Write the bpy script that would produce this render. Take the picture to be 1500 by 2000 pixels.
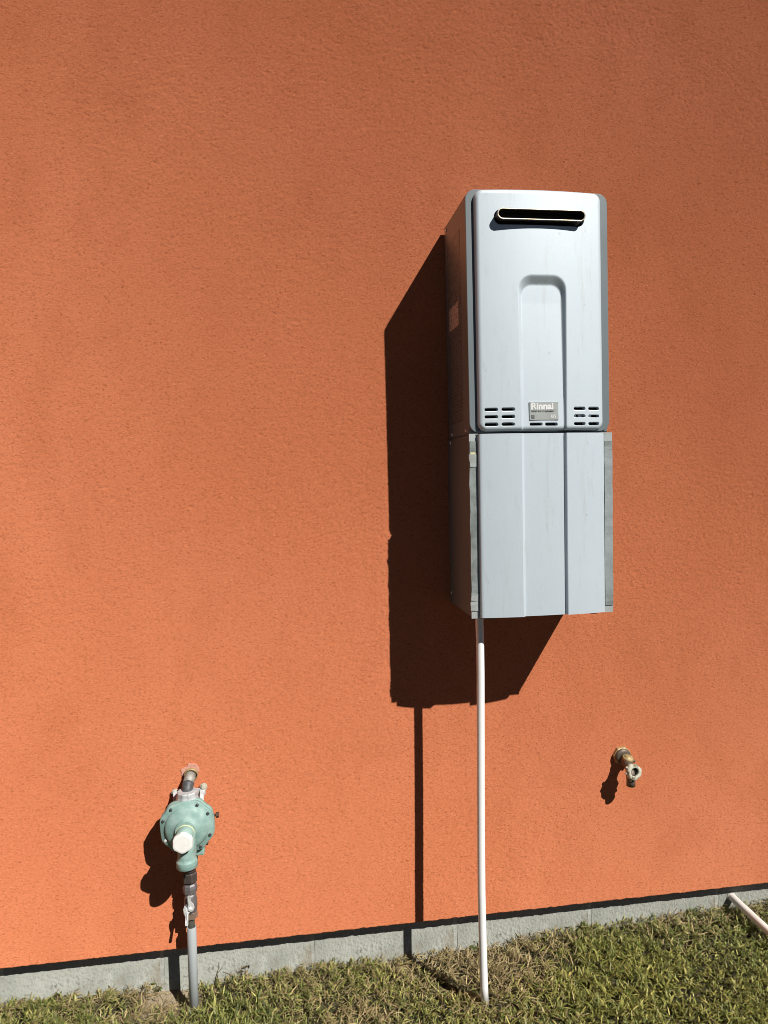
import bpy, bmesh, math, random
import numpy as np
from mathutils import Vector, Matrix

# ------------------------------------------------------------------ camera, sky, sun, exposure
for o in list(bpy.data.objects):
    bpy.data.objects.remove(o)
S = bpy.context.scene
COL = S.collection

cam_d = bpy.data.cameras.new('camera')
cam = bpy.data.objects.new('camera', cam_d)
COL.objects.link(cam)
cam_d.sensor_fit = 'VERTICAL'
cam_d.sensor_height = 36.0
cam_d.lens = 1361.0 / 2000.0 * 36.0
cam_d.clip_start = 0.05
cam_d.clip_end = 5000
_r = Vector((0.98956974, -0.14259773, -0.02043554))
_u = Vector((0.02635277, 0.03973139, 0.99886283))
_w = Vector((0.14162364, 0.98898296, -0.04307483))
cam.matrix_world = Matrix(((_r.x, _u.x, -_w.x, -0.0139), (_r.y, _u.y, -_w.y, -1.8359),
                           (_r.z, _u.z, -_w.z, 1.3308), (0, 0, 0, 1)))
S.camera = cam

SUN = Vector((0.7259, -1.0, 1.163)).normalized()
world = bpy.data.worlds.new('World')
S.world = world
world.use_nodes = True
wn = world.node_tree.nodes
sky = wn.new('ShaderNodeTexSky')
sky.sky_type = 'NISHITA'
sky.sun_disc = False
sky.sun_elevation = math.asin(SUN.z)
sky.sun_rotation = math.atan2(SUN.x, SUN.y)
sky.air_density = 0.15
sky.dust_density = 0.0
sky.ozone_density = 1.0
wn['Background'].inputs['Strength'].default_value = 0.05
world.node_tree.links.new(sky.outputs[0], wn['Background'].inputs[0])

sun_d = bpy.data.lights.new('sun', 'SUN')
sun_d.energy = 5.0
sun_d.angle = math.radians(0.5)
sun_d.color = (1.0, 0.955, 0.89)
sun = bpy.data.objects.new('sun', sun_d)
COL.objects.link(sun)
sun.rotation_euler = SUN.to_track_quat('Z', 'Y').to_euler()
sun.location = SUN * 30

S.view_settings.view_transform = 'Standard'
S.view_settings.look = 'None'
S.view_settings.gamma = 1.0
S.view_settings.use_curve_mapping = False
S.view_settings.exposure = 0.38
S.render.engine = 'CYCLES'
S.cycles.max_bounces = 6
S.cycles.use_denoising = True
S.cycles.filter_width = 0.95

random.seed(7)
RNG = np.random.default_rng(11)

# ------------------------------------------------------------------ materials
def new_mat(name):
    m = bpy.data.materials.new(name)
    m.use_nodes = True
    nt = m.node_tree
    b = nt.nodes['Principled BSDF']
    return m, nt, b

def N(nt, typ, **kw):
    n = nt.nodes.new(typ)
    for k, v in kw.items():
        if k.startswith('i_'):
            key = k[2:]
            key = int(key) if key.isdigit() else key
            n.inputs[key].default_value = v
        else:
            setattr(n, k, v)
    return n

def noise_mix(nt, coord, scale, c1, c2, lo=0.35, hi=0.65, detail=6, stretch=(1, 1, 1), rough=0.6, dist=0.0):
    """two colours mixed by a noise; returns the colour socket"""
    mp = N(nt, 'ShaderNodeMapping')
    mp.inputs['Scale'].default_value = stretch
    nt.links.new(coord, mp.inputs['Vector'])
    no = N(nt, 'ShaderNodeTexNoise')
    no.inputs['Scale'].default_value = scale
    no.inputs['Detail'].default_value = detail
    no.inputs['Roughness'].default_value = rough
    no.inputs['Distortion'].default_value = dist
    nt.links.new(mp.outputs[0], no.inputs['Vector'])
    mr = N(nt, 'ShaderNodeMapRange')
    mr.inputs['From Min'].default_value = lo
    mr.inputs['From Max'].default_value = hi
    nt.links.new(no.outputs['Fac'], mr.inputs['Value'])
    mx = N(nt, 'ShaderNodeMix', data_type='RGBA')
    nt.links.new(mr.outputs[0], mx.inputs[0])
    for sock, c in ((mx.inputs[6], c1), (mx.inputs[7], c2)):
        if hasattr(c, 'links'):
            nt.links.new(c, sock)
        else:
            sock.default_value = (*c, 1)
    return mx.outputs[2]

def bump(nt, b, coord, scale, strength, dist=0.001, detail=6, stretch=(1, 1, 1), warp=0.0):
    mp = N(nt, 'ShaderNodeMapping')
    mp.inputs['Scale'].default_value = stretch
    nt.links.new(coord, mp.inputs['Vector'])
    no = N(nt, 'ShaderNodeTexNoise')
    no.inputs['Scale'].default_value = scale
    no.inputs['Detail'].default_value = detail
    no.inputs['Distortion'].default_value = warp
    nt.links.new(mp.outputs[0], no.inputs['Vector'])
    bp = N(nt, 'ShaderNodeBump')
    bp.inputs['Strength'].default_value = strength
    bp.inputs['Distance'].default_value = dist
    nt.links.new(no.outputs['Fac'], bp.inputs['Height'])
    nt.links.new(bp.outputs[0], b.inputs['Normal'])

def simple(name, c1, c2=None, rough=0.5, metal=0.0, scale=60, lo=0.4, hi=0.7, bs=0.0, bscale=300, spec=0.5,
           stretch=(1, 1, 1), bdist=0.0006):
    m, nt, b = new_mat(name)
    tc = N(nt, 'ShaderNodeTexCoord')
    if c2 is None:
        c2 = tuple(x * 0.8 for x in c1)
    nt.links.new(noise_mix(nt, tc.outputs['Object'], scale, c1, c2, lo, hi, stretch=stretch), b.inputs['Base Color'])
    b.inputs['Roughness'].default_value = rough
    b.inputs['Metallic'].default_value = metal
    b.inputs['Specular IOR Level'].default_value = spec
    if bs:
        bump(nt, b, tc.outputs['Object'], bscale, bs, bdist)
    return m

# stucco paint
def mat_stucco():
    m, nt, b = new_mat('stucco_paint')
    tc = N(nt, 'ShaderNodeTexCoord')
    co = tc.outputs['Object']
    base = noise_mix(nt, co, 1.3, (0.550, 0.180, 0.082), (0.625, 0.222, 0.109), 0.30, 0.70, 5, (1, 1, 0.8))
    base = noise_mix(nt, co, 6.0, base, (0.50, 0.160, 0.070), 0.48, 0.92, 6, (1, 1, 0.7))
    # a few pale scuffs
    base = noise_mix(nt, co, 11.0, base, (0.68, 0.34, 0.22), 0.73, 0.90, 8, (1, 1, 0.7), 0.75)
    base = noise_mix(nt, co, 1.0, base, (0.72, 0.31, 0.165), 0.55, 0.76, 4, (190, 190, 290), 0.65, 0.6)
    # darker colour in the short trowel pits
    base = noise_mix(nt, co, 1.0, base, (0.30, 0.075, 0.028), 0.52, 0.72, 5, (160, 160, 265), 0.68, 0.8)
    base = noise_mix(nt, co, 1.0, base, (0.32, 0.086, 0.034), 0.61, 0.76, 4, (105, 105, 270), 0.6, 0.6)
    nt.links.new(base, b.inputs['Base Color'])
    b.inputs['Roughness'].default_value = 0.85
    b.inputs['Diffuse Roughness'].default_value = 1.0
    b.inputs['Specular IOR Level'].default_value = 0.03
    bump(nt, b, co, 1.0, 1.0, -0.0011, 5, (160, 160, 265), 0.8)
    return m

def mat_block():
    m, nt, b = new_mat('concrete_block')
    tc = N(nt, 'ShaderNodeTexCoord')
    co = tc.outputs['Object']
    base = noise_mix(nt, co, 14, (0.375, 0.385, 0.345), (0.29, 0.305, 0.272), 0.35, 0.65, 8)
    base = noise_mix(nt, co, 120, base, (0.20, 0.205, 0.18), 0.55, 0.72, 6)
    base = noise_mix(nt, co, 22, base, (0.45, 0.46, 0.425), 0.58, 0.72, 8, (1, 1, 0.6), 0.75)
    base = noise_mix(nt, co, 8, base, (0.22, 0.18, 0.125), 0.53, 0.74, 8, (1, 1, 1.4), 0.75)
    base = noise_mix(nt, co, 62, base, (0.10, 0.10, 0.085), 0.61, 0.70, 7, (1, 1, 0.6), 0.7)
    nt.links.new(base, b.inputs['Base Color'])
    b.inputs['Roughness'].default_value = 0.95
    b.inputs['Diffuse Roughness'].default_value = 1.0
    b.inputs['Specular IOR Level'].default_value = 0.15
    bump(nt, b, co, 130, 1.0, 0.0045, 9, (1, 1, 0.85))
    return m

def mat_silver_paint():
    m, nt, b = new_mat('silver_enamel')
    tc = N(nt, 'ShaderNodeTexCoord')
    co = tc.outputs['Object']
    base = noise_mix(nt, co, 5, (0.520, 0.592, 0.645), (0.495, 0.566, 0.620), 0.3, 0.7, 4)
    base = noise_mix(nt, co, 30, base, (0.40, 0.44, 0.465), 0.56, 0.80, 8, (1.4, 1, 0.22), 0.78)
    base = noise_mix(nt, co, 8, base, (0.38, 0.365, 0.335), 0.55, 0.86, 8, (3.4, 1, 0.30), 0.78)
    base = noise_mix(nt, co, 55, base, (0.30, 0.32, 0.33), 0.68, 0.80, 5, (1, 1, 0.7))
    base = noise_mix(nt, co, 210, base, (0.56, 0.625, 0.67), 0.50, 0.95, 4)
    nt.links.new(base, b.inputs['Base Color'])
    b.inputs['Metallic'].default_value = 0.2
    b.inputs['Specular IOR Level'].default_value = 0.7
    b.inputs['Roughness'].default_value = 0.47
    bump(nt, b, co, 700, 0.12, 0.0003, 3)
    return m

def mat_grey_enamel():
    m, nt, b = new_mat('grey_enamel')
    tc = N(nt, 'ShaderNodeTexCoord')
    co = tc.outputs['Object']
    base = noise_mix(nt, co, 9, (0.150, 0.178, 0.192), (0.125, 0.148, 0.160), 0.35, 0.65, 6, (1, 1, 0.4))
    base = noise_mix(nt, co, 26, base, (0.085, 0.10, 0.105), 0.66, 0.80, 7, (1, 1, 0.5))
    nt.links.new(base, b.inputs['Base Color'])
    b.inputs['Roughness'].default_value = 0.38
    return m

def mat_print():
    """rows of small print on the grey side: flat ink only"""
    m, nt, b = new_mat('printed_text')
    tc = N(nt, 'ShaderNodeTexCoord')
    co = tc.outputs['Object']
    sx = N(nt, 'ShaderNodeSeparateXYZ')
    nt.links.new(co, sx.inputs[0])
    row = N(nt, 'ShaderNodeMath', operation='MULTIPLY')
    row.inputs[1].default_value = 120.0
    nt.links.new(sx.outputs[2], row.inputs[0])
    fr = N(nt, 'ShaderNodeMath', operation='FRACT')
    nt.links.new(row.outputs[0], fr.inputs[0])
    line = N(nt, 'ShaderNodeMath', operation='LESS_THAN')
    line.inputs[1].default_value = 0.5
    nt.links.new(fr.outputs[0], line.inputs[0])
    fl = N(nt, 'ShaderNodeMath', operation='FLOOR')
    nt.links.new(row.outputs[0], fl.inputs[0])
    cb = N(nt, 'ShaderNodeCombineXYZ')
    sc = N(nt, 'ShaderNodeMath', operation='MULTIPLY')
    sc.inputs[1].default_value = 160.0
    nt.links.new(sx.outputs[1], sc.inputs[0])
    nt.links.new(sc.outputs[0], cb.inputs[0])
    f7 = N(nt, 'ShaderNodeMath', operation='MULTIPLY')
    f7.inputs[1].default_value = 7.31
    nt.links.new(fl.outputs[0], f7.inputs[0])
    nt.links.new(f7.outputs[0], cb.inputs[1])
    no = N(nt, 'ShaderNodeTexNoise')
    no.inputs['Scale'].default_value = 1.0
    no.inputs['Detail'].default_value = 1.0
    nt.links.new(cb.outputs[0], no.inputs['Vector'])
    th = N(nt, 'ShaderNodeMath', operation='GREATER_THAN')
    th.inputs[1].default_value = 0.47
    nt.links.new(no.outputs['Fac'], th.inputs[0])
    mu = N(nt, 'ShaderNodeMath', operation='MULTIPLY')
    nt.links.new(line.outputs[0], mu.inputs[0])
    nt.links.new(th.outputs[0], mu.inputs[1])
    mx = N(nt, 'ShaderNodeMix', data_type='RGBA')
    mx.inputs[6].default_value = (0.14, 0.166, 0.178, 1)
    mx.inputs[7].default_value = (0.05, 0.05, 0.05, 1)
    nt.links.new(mu.outputs[0], mx.inputs[0])
    nt.links.new(mx.outputs[2], b.inputs['Base Color'])
    b.inputs['Roughness'].default_value = 0.4
    return m

def mat_attr(name, rough=0.6, trans=0.0, spec=0.3):
    """colour per blade from a mesh attribute"""
    m, nt, b = new_mat(name)
    at = N(nt, 'ShaderNodeAttribute', attribute_name='tint')
    nt.links.new(at.outputs['Color'], b.inputs['Base Color'])
    b.inputs['Roughness'].default_value = rough
    b.inputs['Specular IOR Level'].default_value = spec
    if trans:
        tr = N(nt, 'ShaderNodeBsdfTranslucent')
        nt.links.new(at.outputs['Color'], tr.inputs['Color'])
        mx = N(nt, 'ShaderNodeMixShader')
        mx.inputs[0].default_value = trans
        out = nt.nodes['Material Output']
        nt.links.new(b.outputs[0], mx.inputs[1])
        nt.links.new(tr.outputs[0], mx.inputs[2])
        nt.links.new(mx.outputs[0], out.inputs[0])
    return m

M = {}
M['stucco'] = mat_stucco()
M['block'] = mat_block()
M['mortar'] = simple('mortar', (0.40, 0.41, 0.375), (0.28, 0.29, 0.26), 0.95, bs=0.7, bscale=180, scale=90, spec=0.15, bdist=0.002)
M['silver'] = mat_silver_paint()
M['grey'] = mat_grey_enamel()
M['print'] = mat_print()
M['sticker'] = simple('sticker', (0.52, 0.48, 0.46), (0.18, 0.165, 0.16), 0.5, scale=160, lo=0.5, hi=0.56, stretch=(1, 0.5, 2.2))
M['dark'] = simple('dark_cavity', (0.012, 0.012, 0.012), rough=0.8, spec=0.1)
M['ductshade'] = simple('duct_shade', (0.012, 0.011, 0.010), (0.022, 0.018, 0.014), 0.6, metal=0.0, scale=40)  # near black put into the colour for the shade on the duct walls
M['rim'] = simple('bare_steel', (0.64, 0.60, 0.51), (0.52, 0.44, 0.32), 0.35, metal=0.7, scale=90)
M['plate'] = simple('plate_grey', (0.36, 0.385, 0.37), (0.33, 0.35, 0.34), 0.45, metal=0.2, scale=40)
M['white_ink'] = simple('white_ink', (0.72, 0.73, 0.72), rough=0.5)
M['black_ink'] = simple('black_ink', (0.03, 0.035, 0.035), rough=0.5)
M['flange'] = simple('galvanised', (0.46, 0.50, 0.495), (0.36, 0.39, 0.385), 0.42, metal=0.35, scale=24, stretch=(1, 1, 0.6))
M['tape'] = simple('foil_tape', (0.29, 0.325, 0.32), (0.17, 0.19, 0.18), 0.45, metal=0.3, scale=28, lo=0.38, hi=0.66, bs=0.4, bscale=60, bdist=0.002)
M['tapelight'] = simple('foil_tape_fresh', (0.42, 0.45, 0.44), (0.31, 0.33, 0.31), 0.42, metal=0.3, scale=40, bs=0.5, bscale=70, bdist=0.002)
M['tapemid'] = simple('foil_tape_grey', (0.33, 0.375, 0.38), (0.25, 0.285, 0.285), 0.42, metal=0.3, scale=24, bs=0.4, bscale=60, bdist=0.002)
M['glue'] = simple('old_glue', (0.62, 0.58, 0.33), (0.5, 0.46, 0.28), 0.5, scale=80)
M['pvc'] = simple('white_pvc', (0.82, 0.82, 0.82), (0.74, 0.74, 0.73), 0.32, scale=14, lo=0.45, hi=0.75, stretch=(1, 1, 0.3))
M['sleeve'] = simple('grey_pvc', (0.36, 0.39, 0.40), (0.28, 0.305, 0.30), 0.45, scale=18, lo=0.45, hi=0.75, stretch=(1, 1, 0.4))
M['soilpvc'] = simple('dusty_pvc', (0.80, 0.77, 0.73), (0.70, 0.64, 0.57), 0.4, scale=16)
M['green'] = simple('regulator_green', (0.190, 0.315, 0.282), (0.285, 0.405, 0.372), 0.55, scale=46, lo=0.4, hi=0.66, bs=0.45, bscale=200)
M['greenlight'] = simple('regulator_green_chalky', (0.25, 0.39, 0.35), (0.18, 0.32, 0.28), 0.55, scale=60, bs=0.2, bscale=200)
M['yellow'] = simple('yellow_paint', (0.66, 0.62, 0.33), (0.52, 0.52, 0.30), 0.5, scale=70)
M['whitecap'] = simple('white_plastic', (0.80, 0.79, 0.76), (0.72, 0.71, 0.67), 0.4, scale=50)
M['cast'] = simple('cast_aluminium', (0.62, 0.63, 0.64), (0.45, 0.46, 0.47), 0.55, metal=0.35, scale=120, lo=0.4, hi=0.62, bs=0.6, bscale=260, bdist=0.001)
M['bolt'] = simple('dark_bolt', (0.07, 0.095, 0.105), (0.13, 0.11, 0.09), 0.45, metal=0.5, scale=300)
M['rust'] = simple('rusty_bolt', (0.10, 0.045, 0.028), (0.06, 0.035, 0.025), 0.7, metal=0.3, scale=200)
M['blackiron'] = simple('black_iron', (0.075, 0.062, 0.058), (0.12, 0.095, 0.085), 0.5, metal=0.45, scale=90)
M['elbow'] = simple('black_elbow', (0.060, 0.064, 0.072), (0.115, 0.116, 0.12), 0.55, metal=0.2, scale=90, bs=0.5)
M['ironpipe'] = simple('weathered_pipe', (0.075, 0.075, 0.06), (0.13, 0.125, 0.10), 0.6, metal=0.3, scale=60, stretch=(1, 1, 0.3))
M['castiron'] = simple('grey_casting', (0.185, 0.175, 0.178), (0.12, 0.112, 0.115), 0.5, metal=0.4, scale=70, bs=0.3)
M['brownnut'] = simple('brown_brass', (0.30, 0.22, 0.17), (0.20, 0.15, 0.12), 0.45, metal=0.4, scale=90)
M['zinc'] = simple('bright_zinc', (0.82, 0.83, 0.84), (0.62, 0.63, 0.63), 0.38, metal=0.45, scale=120)
M['oldbrass'] = simple('painted_brass', (0.40, 0.29, 0.13), (0.27, 0.20, 0.11), 0.55, metal=0.2, scale=120, bs=0.3)
M['darkbrass'] = simple('tarnished_brass', (0.10, 0.08, 0.06), (0.16, 0.12, 0.09), 0.55, metal=0.4, scale=110)
M['limescale'] = simple('limescale', (0.46, 0.44, 0.35), (0.13, 0.115, 0.075), 0.7, metal=0.0, scale=85, lo=0.52, hi=0.64, bs=0.6, bscale=220, bdist=0.001)
M['galvpipe'] = simple('weathered_galvanised', (0.33, 0.32, 0.29), (0.20, 0.17, 0.13), 0.6, metal=0.2, scale=110, bs=0.4)
M['pinkpatch'] = simple('caulk_pink', (0.62, 0.33, 0.26), (0.56, 0.26, 0.17), 0.8, scale=120, bs=0.6, bscale=220, bdist=0.002, spec=0.15)
M['soil'] = None
M['grass'] = mat_attr('grass_blade', 0.5, 0.22)
M['straw'] = mat_attr('straw_blade', 0.65, 0.1)

def mat_ground():
    m, nt, b = new_mat('lawn_soil')
    tc = N(nt, 'ShaderNodeTexCoord')
    co = tc.outputs['Object']
    base = noise_mix(nt, co, 9, (0.045, 0.038, 0.022), (0.035, 0.042, 0.016), 0.35, 0.65, 6)
    base = noise_mix(nt, co, 70, base, (0.17, 0.14, 0.09), 0.52, 0.70, 6)
    base = noise_mix(nt, co, 160, base, (0.025, 0.022, 0.014), 0.5, 0.7, 5)
    dv = N(nt, 'ShaderNodeVectorMath', operation='DISTANCE')
    dv.inputs[1].default_value = (-0.33, 0.0, -0.01)
    nt.links.new(co, dv.inputs[0])
    nz_ = N(nt, 'ShaderNodeTexNoise')
    nz_.inputs['Scale'].default_value = 28
    nz_.inputs['Detail'].default_value = 5
    nt.links.new(co, nz_.inputs['Vector'])
    ad = N(nt, 'ShaderNodeMath', operation='MULTIPLY_ADD')
    ad.inputs[1].default_value = 0.12
    nt.links.new(nz_.outputs['Fac'], ad.inputs[0])
    nt.links.new(dv.outputs['Value'], ad.inputs[2])
    mr = N(nt, 'ShaderNodeMapRange')
    mr.inputs['From Min'].default_value = 0.19
    mr.inputs['From Max'].default_value = 0.12
    nt.links.new(ad.outputs[0], mr.inputs['Value'])
    mx = N(nt, 'ShaderNodeMix', data_type='RGBA')
    nt.links.new(mr.outputs[0], mx.inputs[0])
    nt.links.new(base, mx.inputs[6])
    mx.inputs[7].default_value = (0.30, 0.245, 0.165, 1)
    nt.links.new(mx.outputs[2], b.inputs['Base Color'])
    b.inputs['Roughness'].default_value = 0.95
    b.inputs['Specular IOR Level'].default_value = 0.1
    bump(nt, b, co, 130, 0.8, 0.006, 7)
    return m
M['soil'] = mat_ground()

# ------------------------------------------------------------------ geometry helpers (x right, Y out of the wall, z up)
def P(x, Y, z):
    return (x, -Y, z)

class G:
    """collects vertices and faces"""
    def __init__(self):
        self.v, self.f, self.s = [], [], []

    def add(self, verts, faces, smooth=False):
        o = len(self.v)
        self.v += [tuple(q) for q in verts]
        self.f += [tuple(i + o for i in fc) for fc in faces]
        self.s += [smooth] * len(faces)
        return self

    def box(self, x0, x1, Y0, Y1, z0, z1, bev=0.0, seg=1):
        bm = bmesh.new()
        bmesh.ops.create_cube(bm, size=1.0)
        for v in bm.verts:
            v.co = Vector(((x0 + x1) / 2 + v.co.x * (x1 - x0), -(Y0 + Y1) / 2 + v.co.y * (Y1 - Y0), (z0 + z1) / 2 + v.co.z * (z1 - z0)))
        if bev:
            bmesh.ops.bevel(bm, geom=list(bm.edges), offset=bev, segments=seg, affect='EDGES', profile=0.5)
        self.bm(bm)
        return self

    def bm(self, bm, smooth=False, mat=None):
        bm.verts.index_update()
        vs = [v.co.copy() for v in bm.verts]
        if mat is not None:
            vs = [mat @ q for q in vs]
        self.add(vs, [[v.index for v in f.verts] for f in bm.faces], smooth)
        bm.free()
        return self

    def lathe(self, origin, axis, prof, n=32, cap0=True, cap1=True, phase=0.0, rfun=None, smooth=True):
        """prof: list of (radius, distance along axis)"""
        a = Vector(axis).normalized()
        h = Vector((0, 0, 1)) if abs(a.z) < 0.9 else Vector((1, 0, 0))
        e1 = h.cross(a).normalized()
        e2 = a.cross(e1).normalized()
        o = Vector(origin)
        vs, fs = [], []
        for (r, t) in prof:
            for k in range(n):
                th = 2 * math.pi * k / n + phase
                rr = r * (rfun(th, r) if rfun else 1.0)
                vs.append(o + a * t + (e1 * math.cos(th) + e2 * math.sin(th)) * rr)
        for i in range(len(prof) - 1):
            for k in range(n):
                k2 = (k + 1) % n
                fs.append((i * n + k, i * n + k2, (i + 1) * n + k2, (i + 1) * n + k))
        self.add(vs, fs, smooth)
        caps = []
        if cap0:
            caps.append(tuple(range(n - 1, -1, -1)))
        if cap1:
            caps.append(tuple((len(prof) - 1) * n + k for k in range(n)))
        o2 = len(self.v) - len(vs)
        for c in caps:
            self.f.append(tuple(i + o2 for i in c))
            self.s.append(False)
        return self

    def tube(self, pts, rad, n=16, cap=True, smooth=True):
        pts = [Vector(q) for q in pts]
        if not isinstance(rad, (list, tuple)):
            rad = [rad] * len(pts)
        vs, fs = [], []
        prev = None
        for i, q in enumerate(pts):
            d = (pts[min(i + 1, len(pts) - 1)] - pts[max(i - 1, 0)]).normalized()
            if prev is None:
                h = Vector((0, 0, 1)) if abs(d.z) < 0.9 else Vector((1, 0, 0))
                e1 = h.cross(d).normalized()
            else:
                e1 = (prev - d * prev.dot(d)).normalized()
            prev = e1
            e2 = d.cross(e1)
            for k in range(n):
                th = 2 * math.pi * k / n
                vs.append(q + (e1 * math.cos(th) + e2 * math.sin(th)) * rad[i])
        for i in range(len(pts) - 1):
            for k in range(n):
                k2 = (k + 1) % n
                fs.append((i * n + k, i * n + k2, (i + 1) * n + k2, (i + 1) * n + k))
        self.add(vs, fs, smooth)
        if cap:
            o2 = len(self.v) - len(vs)
            self.f.append(tuple(o2 + k for k in range(n - 1, -1, -1)))
            self.f.append(tuple(o2 + (len(pts) - 1) * n + k for k in range(n)))
            self.s += [False, False]
        return self

    def prism(self, poly, direction, smooth=False):
        """closed polygon (world points) pushed along a direction"""
        d = Vector(direction)
        n = len(poly)
        vs = [Vector(q) for q in poly] + [Vector(q) + d for q in poly]
        fs = [tuple(range(n - 1, -1, -1)), tuple(range(n, 2 * n))]
        for k in range(n):
            k2 = (k + 1) % n
            fs.append((k, k2, n + k2, n + k))
        self.add(vs, fs, smooth)
        return self

    def hexnut(self, origin, axis, r, t0, t1, ch=0.0015, phase=0.26, n=6):
        self.lathe(origin, axis, [(r - ch, t0), (r, t0 + ch), (r, t1 - ch), (r - ch, t1)], n, phase=phase, smooth=False)
        return self

def mesh_obj(name, g, mat, parent=None, base=(0, 0, 0), recalc=True, bevel=0.0):
    me = bpy.data.meshes.new(name)
    b = Vector(base)
    me.from_pydata([tuple(Vector(q) - b) for q in g.v], [], g.f)
    me.polygons.foreach_set('use_smooth', g.s)
    if recalc:
        bm = bmesh.new()
        bm.from_mesh(me)
        bmesh.ops.recalc_face_normals(bm, faces=bm.faces)
        if bevel:
            ed = [e for e in bm.edges if len(e.link_faces) == 2 and e.calc_face_angle(0) > 0.6]
            bmesh.ops.bevel(bm, geom=ed, offset=bevel, segments=2, affect='EDGES', profile=0.5)
        bm.to_mesh(me)
        bm.free()
    me.materials.append(mat)
    o = bpy.data.objects.new(name, me)
    COL.objects.link(o)
    if parent is not None:
        o.parent = parent
    else:
        o.location = b
    return o

def thing(name, base, label, cat, group=None):
    o = bpy.data.objects.new(name, None)
    COL.objects.link(o)
    o.location = base
    o.empty_display_size = 0.1
    o['label'] = label
    o['category'] = cat
    if group:
        o['group'] = group
    return o

def text_part(name, body, size, x, Y, z, mat, parent, base, offset=0.0, extrude=0.0003, sx=1.0, align='LEFT'):
    cu = bpy.data.curves.new(name, 'FONT')
    cu.body = body
    cu.size = size
    cu.extrude = extrude
    cu.offset = offset
    cu.align_x = align
    tmp = bpy.data.objects.new(name + '_tmp', cu)
    COL.objects.link(tmp)
    dg = bpy.context.evaluated_depsgraph_get()
    me = bpy.data.meshes.new_from_object(tmp.evaluated_get(dg))
    bpy.data.objects.remove(tmp)
    bpy.data.curves.remove(cu)
    b = Vector(base)
    for v in me.vertices:
        v.co = Vector((x + v.co.x * sx, -Y - v.co.z, z + v.co.y)) - b
    me.materials.clear()
    me.materials.append(mat)
    o = bpy.data.objects.new(name, me)
    COL.objects.link(o)
    o.parent = parent
    return o

def arcpts(cx, cz, r, a0, a1, n):
    return [(cx + r * math.cos(math.radians(a0 + (a1 - a0) * k / n)), cz + r * math.sin(math.radians(a0 + (a1 - a0) * k / n))) for k in range(n + 1)]

def rrect(x0, x1, z0, z1, r, n=8):
    return (arcpts(x1 - r, z0 + r, r, -90, 0, n) + arcpts(x1 - r, z1 - r, r, 0, 90, n) +
            arcpts(x0 + r, z1 - r, r, 90, 180, n) + arcpts(x0 + r, z0 + r, r, 180, 270, n))

# ------------------------------------------------------------------ noise fields
def gfield(nz, nx, sz, sx, rng):
    """gaussian random field, unit variance, correlation sz, sx in cells"""
    w = rng.standard_normal((nz, nx)).astype(np.float32)
    kz = np.fft.fftfreq(nz)[:, None]
    kx = np.fft.rfftfreq(nx)[None, :]
    flt = np.exp(-2 * (math.pi ** 2) * ((kz * sz) ** 2 + (kx * sx) ** 2))
    h = np.fft.irfft2(np.fft.rfft2(w) * flt, s=(nz, nx))
    return (h / h.std()).astype(np.float32)

def graded(a0, a1, lo, hi, fine, grow):
    """coordinates at a fine step in [a0, a1] that widen outward to lo and hi"""
    mid = list(np.arange(a0, a1 + 1e-6, fine))
    st, q, left = fine, a0, []
    while q > lo:
        st = min(st * grow, 0.12)
        q -= st
        left.append(max(q, lo))
    st, q, right = fine, mid[-1], []
    while q < hi:
        st = min(st * grow, 0.12)
        q += st
        right.append(min(q, hi))
    return np.array(left[::-1] + mid + right)

# ------------------------------------------------------------------ ground
OV = 0.0380                # the foundation stands this far behind the stucco face
ZS = 0.1205                # lower edge of the stucco

def gz(x, y):
    """height of the soil; y is the world coordinate (towards the camera negative)"""
    t = np.clip((np.asarray(x) - 0.25) / 1.0, 0, 1)
    h = 0.036 * t * t * (3 - 2 * t) - 0.011
    h = h * np.clip(1.2 + np.asarray(y) * 0.9, 0.3, 1)
    return h + 0.004 * np.sin(np.asarray(x) * 9.1 + 1.0) * np.cos(np.asarray(y) * 11.0) - 0.012 * np.exp(-((np.asarray(x) + 0.30) ** 2 + (np.asarray(y) + 0.03) ** 2) / 0.006)

xs = graded(-1.3, 2.0, -3.5, 4.5, 0.02, 1.08)
ys = graded(-1.0, 0.04, -4.0, 0.04, 0.02, 1.08)
xs = np.concatenate([[-400.0, -60.0, -12.0], xs, [12.0, 60.0, 400.0]])
ys = np.concatenate([[-400.0, -60.0, -12.0], ys])
X, Yw = np.meshgrid(xs, ys)
Z = gz(X, Yw) + np.where((np.abs(X) < 3) & (Yw > -3), RNG.normal(0, 0.0025, X.shape), 0)
ny, nx = X.shape
me = bpy.data.meshes.new('lawn_soil')
idx = np.arange(nx * ny).reshape(ny, nx)
quads = np.stack([idx[:-1, :-1], idx[:-1, 1:], idx[1:, 1:], idx[1:, :-1]], -1).reshape(-1, 4)
me.from_pydata(np.stack([X, Yw, Z], -1).reshape(-1, 3).tolist(), [], quads.tolist())
me.polygons.foreach_set('use_smooth', [True] * len(me.polygons))
me.materials.append(M['soil'])
ground = bpy.data.objects.new('ground', me)
COL.objects.link(ground)
ground['kind'] = 'structure'

# ------------------------------------------------------------------ the house: stucco wall and block foundation
house = thing('house', (0, 0, 0), 'house wall of rough orange stucco on a low strip of pale grey concrete blocks', 'house')

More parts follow.
